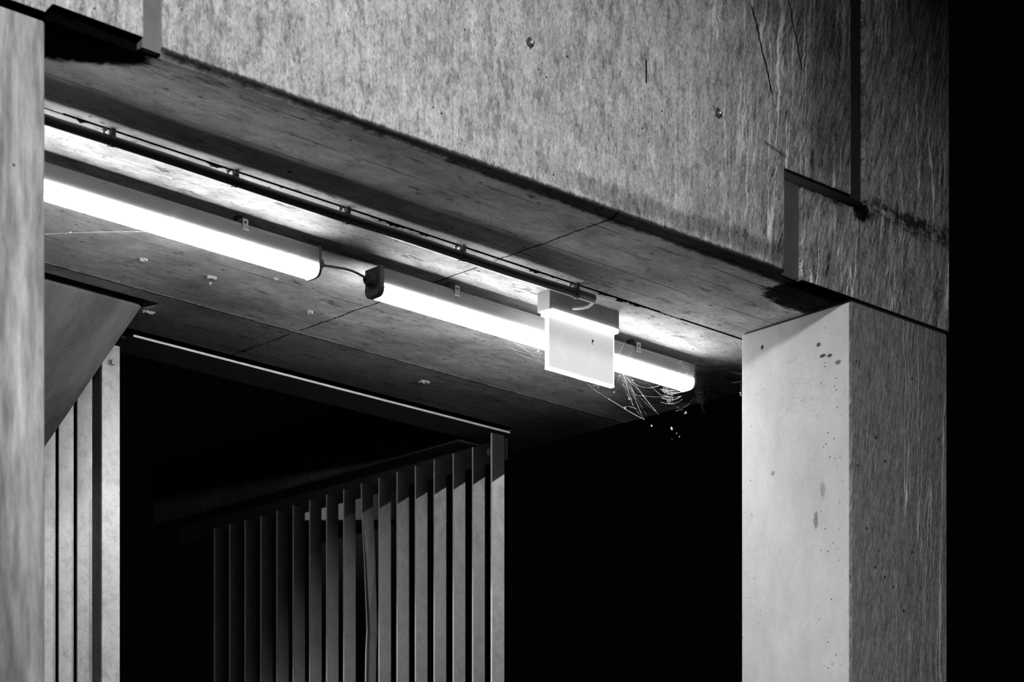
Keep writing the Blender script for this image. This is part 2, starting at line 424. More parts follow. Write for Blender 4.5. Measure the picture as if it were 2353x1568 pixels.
lp = empty('concrete_column', (1.8, .2, 0), 'blurred grey concrete column at the left edge, nearest the viewer', 'column')
bm = bmesh.new()
rs = [[(1.2, yf(1.2), z), (2.388, yf(2.388), z), (2.388, .39, z), (1.2, .39, z)] for z in (0, 1.5, 3.585)]
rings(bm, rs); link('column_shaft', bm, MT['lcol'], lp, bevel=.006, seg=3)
link('bedding_joint', B(1.21, 2.38, yf(2.36) + .03, .38, 3.58, 3.605), MT['seal_dark'], lp)
front_block('column_head', [(1.2, 3.6), (2.388, 3.6), (2.405, 3.624), (2.618, 3.622), (2.618, 5.0), (1.2, 5.0)], [MT['lhead'], MT['sof_f']], lp, ch=.006)
# underside of the broken corner next to the left column, filled and damp

# old fixings in the beam face
for (x, z, lab) in ((3.706, 3.939, 'rusty anchor stub near the middle of the beam face'), (4.377, 3.958, 'rusty anchor stub on the beam face, nearer the right end')):
    a = empty('anchor_stub', (x, yf(x), z), lab, 'fixing', 'old anchor stubs in the beam face')
    bm = bmesh.new()
    rs = []
    for t_, rr in ((-.0005, .0125), (-.003, .011), (-.002, .006)):
        rs.append([(x + math.cos(k * math.pi / 5) * rr * (.8 + .35 * random.random()), yf(x) + t_, z + math.sin(k * math.pi / 5) * rr * (.8 + .5 * random.random())) for k in range(10)])
    rings(bm, rs); link('socket_rim', bm, MT['rust'], a)
    bm = bmesh.new(); tube(bm, [(x + .002, yf(x) + .004, z), (x + .003, yf(x) - .010, z - .001)], .0048, 8); link('stud', bm, MT['zinc'], a, smooth=True)

# ------------------------------------------------------------------ stair flight on the left
st = empty('stair_flight', (2.9, 4.4, 0), 'sloping underside of a concrete stair flight falling away behind the left column', 'stairs')
bm = bmesh.new(); k = .604; y0 = 1.405
def zs(y): return 3.6 - k * (y - y0)
yb = y0 + 3.6 / k
rings(bm, [[(x, y0, 3.6), (x, yb, 0), (x, yb + .36, 0), (x, y0 + .36, 3.6), (x, y0 + .02, 3.62)] for x in (1.9, 3.56)])
link('stair_slab', bm, MT['stair'], st, bevel=.002)

# ------------------------------------------------------------------ steel lintel between the two fences
li = empty('steel_lintel', (4.41, 1.68, 3.58), 'slim galvanised steel lintel under the slab edge, its front edge a bright line', 'lintel')
bm = B(3.672, 5.188, 1.607, 1.757, 3.5855, 3.592)
bm.normal_update(); bmesh.ops.recalc_face_normals(bm, faces=bm.faces[:])
for f in bm.faces: f.material_index = 1 if f.normal.y < -.5 else 0  # front face gets the pale tone: lamp light painted into the colour
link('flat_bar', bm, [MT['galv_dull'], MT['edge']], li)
bm = bmesh.new()
for x in (3.9, 4.6, 5.1): box(bm, x, x + .06, 1.66, 1.72, 3.59, 3.64)
link('hanger', bm, MT['galv_dark'], li)
link('upstand', B(3.69, 5.17, 1.69, 1.697, 3.591, 3.70), MT['galv_dark'], li)

# ------------------------------------------------------------------ fences
def slat_mesh(x, y, z1, wdt=.054, th=.005, bend=False):
    bm = bmesh.new()
    if not bend: box(bm, x, x + wdt, y, y + th, .03, z1)
    else:
        prof = [(.03, -.008, -.014), (1.6, -.006, -.018), (2.55, -.004, -.022), (2.93, -.003, -.030), (3.0, 0, -.032), (3.25, 0, -.018), (3.42, 0, -.004), (z1, 0, 0)]
        rings(bm, [[(x + a, y + b, z), (x + wdt + a, y + b * .7, z), (x + wdt + a, y + b * .7 + th, z), (x + a, y + b + th, z)] for z, a, b in prof])
    return bm
def bolt(parent, x, y, z):
    bm = bmesh.new(); tube(bm, [(x, y + .002, z), (x, y - .002, z)], .0125, 16); w_ = link('bolt', bm, MT['zinc'], parent)
    bm = bmesh.new(); tube(bm, [(x, y - .002, z), (x, y - .011, z)], .0088, 6); link('bolt_head', bm, MT['zinc'], w_, bevel=.001)
    return w_
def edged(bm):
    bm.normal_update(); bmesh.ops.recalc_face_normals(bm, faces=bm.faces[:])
    for f in bm.faces: f.material_index = 1 if f.normal.x < -.8 else 0  # left faces painted pale to read as lit by the tubes
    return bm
rf = empty('slatted_steel_fence', (5.15, 2.4, 0), 'slatted steel fence right of the dark gateway, in the middle of the picture', 'fence')
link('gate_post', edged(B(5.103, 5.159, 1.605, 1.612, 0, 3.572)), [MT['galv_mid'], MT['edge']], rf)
for i in range(16):
    y = 1.727 + .0975 * i
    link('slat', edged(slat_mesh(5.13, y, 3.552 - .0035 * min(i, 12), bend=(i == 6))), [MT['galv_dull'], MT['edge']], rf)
link('top_rail', B(5.095, 5.19, 1.76, 3.6, 3.571, 3.578), MT['galv_dark'], rf)
link('rail_web', B(5.183, 5.189, 1.62, 3.5, 3.50, 3.572), MT['galv_dark'], rf)
link('foot_rail', B(5.11, 5.19, 1.60, 3.6, 0, .04), MT['galv_dark'], rf)
bolt(rf, 5.172, 1.69, 3.535)

lf = empty('slatted_steel_fence', (3.6, 2.2, 0), 'bright slatted steel fence beside the left column, its slats fixed to the stair flight', 'fence')
link('gate_post', B(3.580, 3.640, 1.630, 1.637, 0, 3.555), MT['galv'], lf)
o = link('post_flange', B(3.580, 3.586, 1.637, 1.681, 0, 3.53), MT['galv_dark'], lf); o['label'] = 'dark side flange of the gate post'
for i in range(12):
    y = 1.742 + .0980 * i
    link('slat', slat_mesh(3.570, y, max(.3, min(3.5, zs(y) + .12)), .050), MT['galv'], lf)
link('foot_rail', B(3.566, 3.64, 1.63, 2.95, 0, .04), MT['galv_dark'], lf)
bolt(lf, 3.613, 1.630, 3.502)

# ------------------------------------------------------------------ luminaires
LY0, LY1, LZT, LZM, LZB = .632, .690, 3.575, 3.532, 3.503
def lum_section(x, inset=0.0, top=LZT, only=None):
    yc = (LY0 + LY1) / 2; hw = (LY1 - LY0) / 2 - inset
    p = [(x, yc - hw, top), (x, yc - hw, LZM)]
    for a in range(0, 181, 15):
        c, s_ = math.cos(math.radians(a)), math.sin(math.radians(a))
        sg = 1 if c >= 0 else -1
        p.append((x, yc - hw * sg * abs(c) ** .55, LZM - .004 - (LZM - LZB - .004 - inset) * abs(s_) ** .7))
    p += [(x, yc + hw, LZM), (x, yc + hw, top)]
    return p
def luminaire(x0, x1, label, clips, webby=False):
    t = empty('tube_lamp', ((x0 + x1) / 2, (LY0 + LY1) / 2, LZB), label, 'lamp', 'tube lamps under the slab')
    yc = (LY0 + LY1) / 2; hw = (LY1 - LY0) / 2
    bm = bmesh.new()
    sec = [(yc - hw, LZM), (yc - hw - .0015, LZT - .010), (yc - hw, LZT - .008), (yc - hw + .002, LZT), (yc + hw - .002, LZT), (yc + hw, LZT - .008), (yc + hw + .0015, LZT - .010), (yc + hw, LZM)]
    rings(bm, [[(x, a, b) for a, b in sec] for x in (x0 + .012, x1 - .008)])
    link('lamp_body', bm, MT['plastic'], t)
    bm = bmesh.new(); hi = hw + .002
    arc = []
    for a in range(0, 181, 12):
        c, s_ = math.cos(math.radians(a)), math.sin(math.radians(a)); sg = 1 if c >= 0 else -1
        arc.append((yc - hi * sg * abs(c) ** .5, LZM - .001 - (LZM - LZB) * abs(s_) ** .75))
    rings(bm, [[(x, a, b) for a, b in arc] for x in (x0 + .0135, x1 - .0095)])
    link('diffuser', bm, MT['tube'], t, smooth=False)
    for xa, xb, sd in ((x0, x0 + .014, -1), (x1 - .010, x1, 1)):
        bm = bmesh.new()
        s1 = [(yc - hw - .002, LZT + .003), (yc - hw - .002, LZM)] + [(yc + (a - yc) * 1.07, LZM + (b - LZM) * 1.08) for a, b in arc[1:-1]] + [(yc + hw + .002, LZM), (yc + hw + .002, LZT + .003)]
        ins = lambda q, d: [(yc + (a - yc) * d, 3.54 + (b - 3.54) * d) for a, b in q]
        seq = [(xa, ins(s1, .93)), (xa + .003, s1), (xb, s1)] if sd < 0 else [(xa, s1), (xb - .003, s1), (xb, ins(s1, .93))]
        rings(bm, [[(x, a, b) for a, b in s_] for x, s_ in seq])
        c = link('end_cap', bm, MT['cap'], t); c['label'] = 'grey moulded end cap'
        gx = xa if sd < 0 else xb
        bm = bmesh.new()
        rs = []
        for dx, rr in ((0, .0215), (.003, .0215), (.0035, .018), (.004, .017), (.007, .017), (.014, .016), (.020, .0135), (.023, .009)):
            rs.append([(gx + sd * dx, yc + math.cos(a_ * math.pi / 12) * rr, 3.543 + math.sin(a_ * math.pi / 12) * rr) for a_ in range(24)])
        rings(bm, rs); g = link('cable_gland', bm, MT['cap'], c, smooth=True)
        bm = bmesh.new(); tube(bm, [(gx + sd * .021, yc, 3.543), (gx + sd * .027, yc, 3.543)], .0062, 12); link('gland_seal', bm, MT['rubber'], g, smooth=True)
    for cx in clips:
        bm = bmesh.new()
        box(bm, cx - .008, cx + .008, LY0 - .0045, LY0 - .0030, LZT - .013, LZT + .011)
        box(bm, cx - .008, cx + .008, LY0 - .004, LY0 + .012, LZT + .009, LZT + .0105)
        box(bm, cx - .010, cx + .010, LY0 - .006, LY0 - .002, LZT - .016, LZT - .012)
        c = link('mounting_clip', bm, MT['zinc'], t)
        bm = bmesh.new(); tube(bm, [(cx - .001, LY0 - .004, LZT + .002), (cx - .001, LY0 - .0062, LZT + .002)], .0032, 8); link('clip_screw', bm, MT['rust'], c)
        link('spacer', B(cx - .007, cx + .007, yc - .01, yc + .01, LZT - .001, 3.601), MT['rust'], c)
    return t
luminaire(2.335, 3.578, 'lit tube lamp on the left, running out from behind the left column', (3.333, 2.56))
luminaire(3.772, 5.022, 'lit tube lamp on the right, passing behind the exit sign', (4.045, 4.765))
bm = bmesh.new()
P0, P1 = Vector((3.578 + .024, .661, 3.543)), Vector((3.772 - .022, .661, 3.543)); pts = []
for i in range(13):
    t_ = i / 12; p = P0.lerp(P1, t_); p.z += .010 * math.sin(t_ * math.pi) * (1 - t_) * 2 - .004 * math.sin(t_ * math.pi * 2); p.y += .004 * math.sin(t_ * 5); pts.append(p)
tube(bm, pts, .0031, 8)
tag(link('lamp_cable', bm, MT['cable'], smooth=True), 'thin grey cable linking the two tube lamps', 'cable')

# ------------------------------------------------------------------ conduit on saddles
cdt = empty('cable_conduit', (3.3, .428, 3.565), 'dark round conduit clipped along the slab joint, ending at the exit sign', 'conduit')
bm = bmesh.new(); tube(bm, [(x, .428, 3.575 + (.0008 * math.sin(x * 9))) for x in [1.9 + i * .077 for i in range(33)]] , .0122, 20)
link('pipe', bm, MT['pipe'], cdt, smooth=True)
bm = bmesh.new(); tube(bm, [(4.362, .428, 3.576), (4.372, .430, 3.575), (4.380, .445, 3.571), (4.380, .462, 3.566), (4.374, .480, 3.565), (4.365, .498, 3.566), (4.358, .512, 3.567)], .0042, 10)
o = link('cable_tail', bm, MT['whitecable'], cdt, smooth=True); o['label'] = 'white cable looping from the pipe end into the sign'
for x in (2.10, 2.45, 2.806, 3.149, 3.490, 3.876, 4.296):
    bm = bmesh.new()
    box(bm, x - .0055, x + .0055, .424 - .006, .424 + .006, 3.575, 3.6005)
    pr = [(x + dx, .428 + math.cos(a_ * math.pi / 10) * rr, 3.575 + math.sin(a_ * math.pi / 10) * rr) for dx, rr in ((0, 0),) for a_ in range(1)]
    rings(bm, [[(x + dx, .428 + math.cos(a_ * math.pi / 10) * .0142, 3.575 + math.sin(a_ * math.pi / 10) * .0142) for a_ in range(20)] for dx in (-.0055, .0055)])
    s_ = link('saddle', bm, MT['pipe'], cdt)
    bm = bmesh.new(); tube(bm, [(x - .014, .436, 3.601), (x - .014, .436, 3.594)], [.0075, .006], 12); tube(bm, [(x - .014, .436, 3.594), (x - .014, .436, 3.590)], .0035, 8)
    link('saddle_screw', bm, MT['zinc'], s_)

# ------------------------------------------------------------------ exit sign
sg = empty('exit_sign', (4.40, .53, 3.6), 'small hanging exit sign with glowing clear blade under the conduit end', 'sign')
link('sign_housing', B(4.272, 4.548, .503, .552, 3.546, 3.6005), MT['signbox'], sg, bevel=.002)
link('light_strip', B(4.277, 4.541, .497, .545, 3.534, 3.5475), MT['strip'], sg, bevel=.003)
link('legend_blade', B(4.276, 4.535, .512, .524, 3.388, 3.536), MT['blade'], sg, bevel=.001)
bm = bmesh.new(); box(bm, 4.2745, 4.2775, .5115, .5245, 3.385, 3.536); box(bm, 4.274, 4.536, .5105, .5245, 3.385, 3.391); box(bm, 4.5335, 4.5355, .5110, .5245, 3.39, 3.536)
link('blade_edge', bm, MT['blade_edge'], sg)
# faint arrow and running figure on the blade
bm = bmesh.new(); yy = .5113
def quad(pts):
    vs = [bm.verts.new((x, yy, z)) for x, z in pts] + [bm.verts.new((x, yy + .0009, z)) for x, z in pts]; n = len(pts)
    bm.faces.new(vs[:n]); bm.faces.new(vs[n:][::-1])
    for i in range(n): bm.faces.new((vs[i], vs[(i + 1) % n], vs[n + (i + 1) % n], vs[n + i]))
quad([(4.300, 3.462), (4.335, 3.500), (4.346, 3.492), (4.322, 3.464)]); quad([(4.300, 3.460), (4.322, 3.458), (4.356, 3.424), (4.344, 3.416)])
link('arrow', bm, MT['blade_mark'], sg)
bm = bmesh.new()
quad([(4.462 + .009 * math.cos(a_ * .785), 3.505 + .009 * math.sin(a_ * .785)) for a_ in range(8)])
quad([(4.437, 3.492), (4.455, 3.497), (4.466, 3.455), (4.448, 3.449)]); quad([(4.448, 3.452), (4.462, 3.450), (4.440, 3.410), (4.428, 3.414)])
quad([(4.454, 3.456), (4.466, 3.456), (4.489, 3.424), (4.480, 3.418)]); quad([(4.437, 3.492), (4.441, 3.482), (4.416, 3.468), (4.412, 3.476)]); quad([(4.455, 3.497), (4.457, 3.486), (4.484, 3.470), (4.487, 3.478)])
link('pictogram', bm, MT['blade_mark'], sg)
bm = bmesh.new(); tube(bm, [(4.449, .5113, 3.497), (4.449, .5085, 3.4975)], [.004, .0022], 8); tube(bm, [(4.447, .511, 3.492), (4.445, .509, 3.486)], .0010, 5)
tag(link('dead_fly', bm, MT['rubber']), 'tiny black fly stuck on the glowing sign blade', 'insect')

# ------------------------------------------------------------------ cobwebs
def web(name_label, strands, parent=None, r=.00014, blobs=(), cat='cobweb'):
    bm = bmesh.new()
    for s_ in strands:
        pts = [Vector(p) for p in s_]
        rr = r * random.uniform(.7, 1.25)
        tube(bm, pts, rr, 4)
        # specks of dust along the strand
        for a, b in zip(pts, pts[1:]):
            if random.random() < .35:
                c = a.lerp(b, random.random()); tube(bm, [c, c + (b - a).normalized() * random.uniform(.002, .005)], rr * random.uniform(1.6, 2.6), 4)
    for (p, rad) in blobs:
        p = Vector(p); mt = bmesh.ops.create_icosphere(bm, subdivisions=1, radius=rad)
        for v in mt['verts']: v.co = p + Vector((v.co.x * random.uniform(.5, 1.5), v.co.y * random.uniform(.5, 1.4), v.co.z * random.uniform(.6, 1.7)))
    return tag(link('cobweb', bm, MT['web']), name_label, cat, 'cobwebs on the tube lamps and sign', 'stuff')
web('long sagging cobweb strand running from the left of the exit sign down towards the dark', [[(4.2383,0.63,3.4903),(4.2473,0.62,3.4783),(4.2694,0.58,3.4422),(4.2712,0.52,3.3962),(4.3574,0.53,3.3942),(4.4453,0.54,3.3904),(4.51,0.55,3.3746),(4.5656,0.56,3.3686),(4.6478,0.58,3.3642),(4.7002,0.6,3.3642),(4.7742,0.62,3.3627)],[(4.2712,0.52,3.3955),(4.3478,0.53,3.394),(4.4404,0.54,3.3877)],[(4.4556,0.55,3.3946),(4.4655,0.55,3.4051),(4.4852,0.55,3.416)],[(4.5205,0.56,3.3873),(4.5254,0.56,3.3987),(4.5006,0.56,3.3937)],[(4.6478,0.58,3.3642),(4.6658,0.58,3.3712),(4.7046,0.58,3.3717)],[(4.5656,0.56,3.3686),(4.6169,0.575,3.3658),(4.6688,0.59,3.3638),(4.7212,0.605,3.3629),(4.7742,0.62,3.3627)]], r=.00022, blobs=[((4.8112,0.62,3.3501),0.0022),((4.5656,0.56,3.3686),0.0014),((4.6609,0.585,3.366),0.0018),((4.7784,0.62,3.3632),0.0014)])
web('fine cobweb threads left of the exit sign, under the lit diffuser', [[(4.2279,0.6,3.4412),(4.2427,0.5875,3.4322),(4.2574,0.575,3.4242),(4.2721,0.5625,3.4178),(4.2869,0.55,3.4126)],[(4.2,0.6,3.4487),(4.2252,0.59,3.442),(4.2506,0.58,3.4366),(4.276,0.57,3.4332),(4.3016,0.56,3.4312)],[(4.2661,0.62,3.4705),(4.2762,0.605,3.4639),(4.2863,0.59,3.4591),(4.2963,0.575,3.4566),(4.3063,0.56,3.4558)],[(4.2702,0.6,3.4501),(4.2792,0.59,3.4517),(4.2883,0.58,3.4546),(4.2973,0.57,3.4595),(4.3063,0.56,3.4659)],[(4.2843,0.6,3.47),(4.2901,0.5867,3.4698),(4.2959,0.5733,3.4737),(4.3016,0.56,3.4817)],[(4.2373,0.6,3.46),(4.2571,0.5867,3.4493),(4.2769,0.5733,3.4428),(4.2968,0.56,3.4403)],[(4.293,0.58,3.4337),(4.2977,0.58,3.4465),(4.3025,0.58,3.4593)],[(4.3072,0.58,3.4367),(4.3144,0.58,3.4534),(4.3215,0.58,3.4701)],[(4.201,0.63,3.489),(4.2147,0.6225,3.4809),(4.2285,0.615,3.4735),(4.2422,0.6075,3.4667),(4.256,0.6,3.4606)]], r=.00014, blobs=[((4.2949,0.57,3.4505),0.0026),((4.2982,0.57,3.4589),0.0022),((4.2926,0.57,3.4466),0.0018)])
web('tangled cobweb strands fanning down right of the exit sign', [[(4.6932,0.62,3.4871),(4.7404,0.63,3.4704),(4.8069,0.65,3.4449),(4.8498,0.66,3.4265),(4.9068,0.68,3.4142)],[(4.5959,0.56,3.4684),(4.6376,0.58,3.4462),(4.6611,0.59,3.4285),(4.7058,0.61,3.4062),(4.7322,0.62,3.3921),(4.796,0.64,3.3726)],[(4.6009,0.56,3.4242),(4.7002,0.6,3.4278),(4.7742,0.62,3.418),(4.8549,0.65,3.4074)],[(4.7088,0.62,3.5966),(4.6718,0.6,3.5559),(4.6273,0.58,3.5106)],[(4.7772,0.63,3.5993),(4.7479,0.62,3.5695),(4.7002,0.6,3.5355),(4.6504,0.58,3.4944)],[(4.6906,0.62,3.5927),(4.6829,0.62,3.5698)],[(4.7719,0.63,3.491),(4.8442,0.65,3.4775),(4.9586,0.68,3.4552)],[(4.5908,0.56,3.4326),(4.6141,0.57,3.4446),(4.6376,0.58,3.4567),(4.6611,0.59,3.4689),(4.6847,0.6,3.4811)],[(4.5959,0.56,3.4197),(4.6141,0.57,3.4351),(4.6324,0.58,3.4505),(4.6508,0.59,3.4659),(4.6692,0.6,3.4815)],[(4.6167,0.57,3.4609),(4.6311,0.5775,3.4558),(4.6455,0.585,3.4506),(4.6599,0.5925,3.4455),(4.6744,0.6,3.4403)],[(4.6269,0.57,3.4664),(4.6394,0.5775,3.461),(4.6519,0.585,3.4555),(4.6644,0.5925,3.4499),(4.677,0.6,3.4443)],[(4.6452,0.58,3.4688),(4.6605,0.588,3.4547),(4.6758,0.596,3.4413),(4.6911,0.604,3.4291),(4.7064,0.612,3.4181),(4.7218,0.62,3.4078)],[(4.6821,0.6,3.4594),(4.7278,0.612,3.4558),(4.7738,0.624,3.4569),(4.8203,0.636,3.4658),(4.8672,0.648,3.4826),(4.9145,0.66,3.5045)],[(4.7218,0.62,3.4255),(4.7683,0.632,3.4332),(4.8152,0.644,3.4419),(4.8626,0.656,3.4522),(4.9103,0.668,3.4642),(4.9586,0.68,3.4772)],[(4.6499,0.6,3.4818),(4.6866,0.61,3.4689),(4.7262,0.62,3.4574),(4.7671,0.63,3.4469),(4.805,0.64,3.4334),(4.8452,0.65,3.4199),(4.8849,0.66,3.4058)],[(4.6723,0.6,3.4852),(4.6957,0.61,3.4693),(4.722,0.62,3.4524),(4.7449,0.63,3.436),(4.7687,0.64,3.4169),(4.7918,0.65,3.3985),(4.8182,0.66,3.3817)],[(4.6634,0.6,3.4841),(4.6821,0.61,3.4717),(4.6987,0.62,3.4609),(4.7195,0.63,3.4471),(4.7369,0.64,3.4351),(4.7568,0.65,3.4224),(4.775,0.66,3.4088)],[(4.6543,0.6,3.4822),(4.6851,0.61,3.4685),(4.7141,0.62,3.4519),(4.743,0.63,3.4377),(4.7744,0.64,3.4227),(4.8025,0.65,3.4065),(4.8344,0.66,3.3919)],[(4.6545,0.6,3.4821),(4.6799,0.61,3.4703),(4.7037,0.62,3.456),(4.731,0.63,3.443),(4.7546,0.64,3.4287),(4.7813,0.65,3.4133),(4.8081,0.66,3.3961)]], r=.00014, blobs=[((4.7404,0.63,3.4711),0.0016),((4.8069,0.65,3.4441),0.0019),((4.7032,0.61,3.4057),0.0019),((4.5883,0.56,3.3921),0.0015),((4.6273,0.58,3.5123),0.0012)])
web('round cobweb below the far end of the right tube lamp', [[(4.9024,0.66,3.5013),(4.9134,0.664,3.4914),(4.9188,0.668,3.4828),(4.9278,0.672,3.4746),(4.9361,0.676,3.465),(4.9452,0.68,3.4569)],[(4.91,0.66,3.5012),(4.9196,0.664,3.493),(4.9253,0.668,3.484),(4.9339,0.672,3.4742),(4.943,0.676,3.4659),(4.9508,0.68,3.4563)],[(4.9188,0.66,3.5016),(4.9257,0.664,3.4926),(4.933,0.668,3.4846),(4.9405,0.672,3.4747),(4.9461,0.676,3.466),(4.9545,0.68,3.4562)],[(4.9277,0.66,3.501),(4.9323,0.664,3.4926),(4.9385,0.668,3.4831),(4.9469,0.672,3.4747),(4.954,0.676,3.4665),(4.9604,0.68,3.458)],[(4.9324,0.66,3.507),(4.9411,0.664,3.498),(4.9449,0.668,3.4877),(4.9536,0.672,3.4783),(4.9569,0.676,3.4665),(4.9634,0.68,3.4567)],[(4.9432,0.66,3.5057),(4.9482,0.664,3.4971),(4.9537,0.668,3.4864),(4.9591,0.672,3.4776),(4.9648,0.676,3.4661),(4.9681,0.68,3.4573)],[(4.9485,0.66,3.5081),(4.9535,0.664,3.4973),(4.9602,0.668,3.4883),(4.964,0.672,3.4782),(4.969,0.676,3.4682),(4.9731,0.68,3.458)],[(4.903,0.66,3.4842),(4.9232,0.6633,3.4867),(4.9427,0.6667,3.4886),(4.9648,0.67,3.4939),(4.9818,0.6733,3.4962),(5.006,0.6767,3.5034),(5.0245,0.68,3.5089)],[(4.8991,0.66,3.4793),(4.9206,0.6633,3.478),(4.9389,0.6667,3.4798),(4.9595,0.67,3.4826),(4.9804,0.6733,3.4895),(4.999,0.6767,3.4965),(5.0204,0.68,3.5034)],[(4.8998,0.66,3.4671),(4.9199,0.6633,3.4682),(4.9385,0.6667,3.4683),(4.9587,0.67,3.4721),(4.976,0.6733,3.4761),(4.9965,0.6767,3.4842),(5.0149,0.68,3.4903)],[(4.9,0.66,3.4554),(4.9192,0.6633,3.4589),(4.9349,0.6667,3.4607),(4.9535,0.67,3.4635),(4.9751,0.6733,3.4698),(4.9912,0.6767,3.4776),(5.0102,0.68,3.4882)],[(4.896,0.66,3.4447),(4.9163,0.6633,3.445),(4.9329,0.6667,3.4477),(4.9539,0.67,3.4518),(4.9722,0.6733,3.4578),(4.9948,0.6767,3.4675),(5.0124,0.68,3.4776)],[(4.8817,0.65,3.4777),(4.9144,0.656,3.4794),(4.9472,0.662,3.4831),(4.9803,0.668,3.4901),(5.0135,0.674,3.5005),(5.047,0.68,3.5131)],[(4.9034,0.65,3.4965),(4.9362,0.6575,3.4959),(4.9692,0.665,3.4982),(5.0024,0.6725,3.5048),(5.0359,0.68,3.5146)],[(4.986,0.68,3.4385),(5.0067,0.68,3.4474),(5.0275,0.68,3.4594),(5.0484,0.68,3.4758),(5.0694,0.68,3.4953)],[(4.9586,0.68,3.4571),(4.9787,0.68,3.4536),(4.9989,0.68,3.4502),(5.0192,0.68,3.4467)]], r=.00014, blobs=[((4.9558,0.68,3.4547),0.0012)])
web('veil of cobweb over the far end of the right tube lamp', [[(4.9062,0.625,3.5948),(4.9213,0.6253,3.5721),(4.9355,0.6257,3.5488),(4.9521,0.626,3.5264)],[(4.9188,0.625,3.5962),(4.944,0.6253,3.5778),(4.9684,0.6257,3.5596),(4.9928,0.626,3.5423)],[(4.89,0.625,3.5933),(4.9247,0.6253,3.5731),(4.9602,0.6257,3.5536),(4.9945,0.626,3.5346)],[(4.911,0.625,3.5959),(4.9346,0.6253,3.5762),(4.9571,0.6257,3.5545),(4.98,0.626,3.5348)],[(4.923,0.625,3.5899),(4.9442,0.6253,3.5689),(4.9646,0.6257,3.5475),(4.9844,0.626,3.5262)],[(4.9296,0.625,3.593),(4.9454,0.6253,3.5742),(4.9629,0.6257,3.5558),(4.9789,0.626,3.5361)],[(4.9456,0.625,3.6043),(4.9621,0.6253,3.5823),(4.979,0.6257,3.5586),(4.9947,0.626,3.5359)],[(4.9335,0.625,3.6013),(4.9552,0.6253,3.5807),(4.9775,0.6257,3.5586),(4.9999,0.626,3.5381)],[(4.9361,0.625,3.5949),(4.9418,0.6253,3.5766),(4.9486,0.6257,3.5588),(4.9536,0.626,3.5405)],[(4.9044,0.625,3.5877),(4.9346,0.6253,3.573),(4.9632,0.6257,3.5568),(4.9932,0.626,3.5414)],[(4.908,0.625,3.5683),(4.9392,0.6253,3.5688),(4.9706,0.6257,3.5717),(5.0022,0.626,3.5772)],[(4.9145,0.625,3.5596),(4.9435,0.6253,3.5599),(4.9728,0.6257,3.5627),(5.0022,0.626,3.5681)],[(4.921,0.625,3.5508),(4.9479,0.6253,3.551),(4.975,0.6257,3.5537),(5.0022,0.626,3.5589)],[(4.9275,0.625,3.5419),(4.9523,0.6253,3.542),(4.9772,0.6257,3.5446),(5.0022,0.626,3.5498)],[(4.9341,0.625,3.5331),(4.9567,0.6253,3.5331),(4.9794,0.6257,3.5356),(5.0022,0.626,3.5407)]], r=.00014, blobs=[((4.9406,0.625,3.5613),0.0018),((4.9472,0.625,3.5765),0.0012),((5.001,0.625,3.5457),0.0013)])
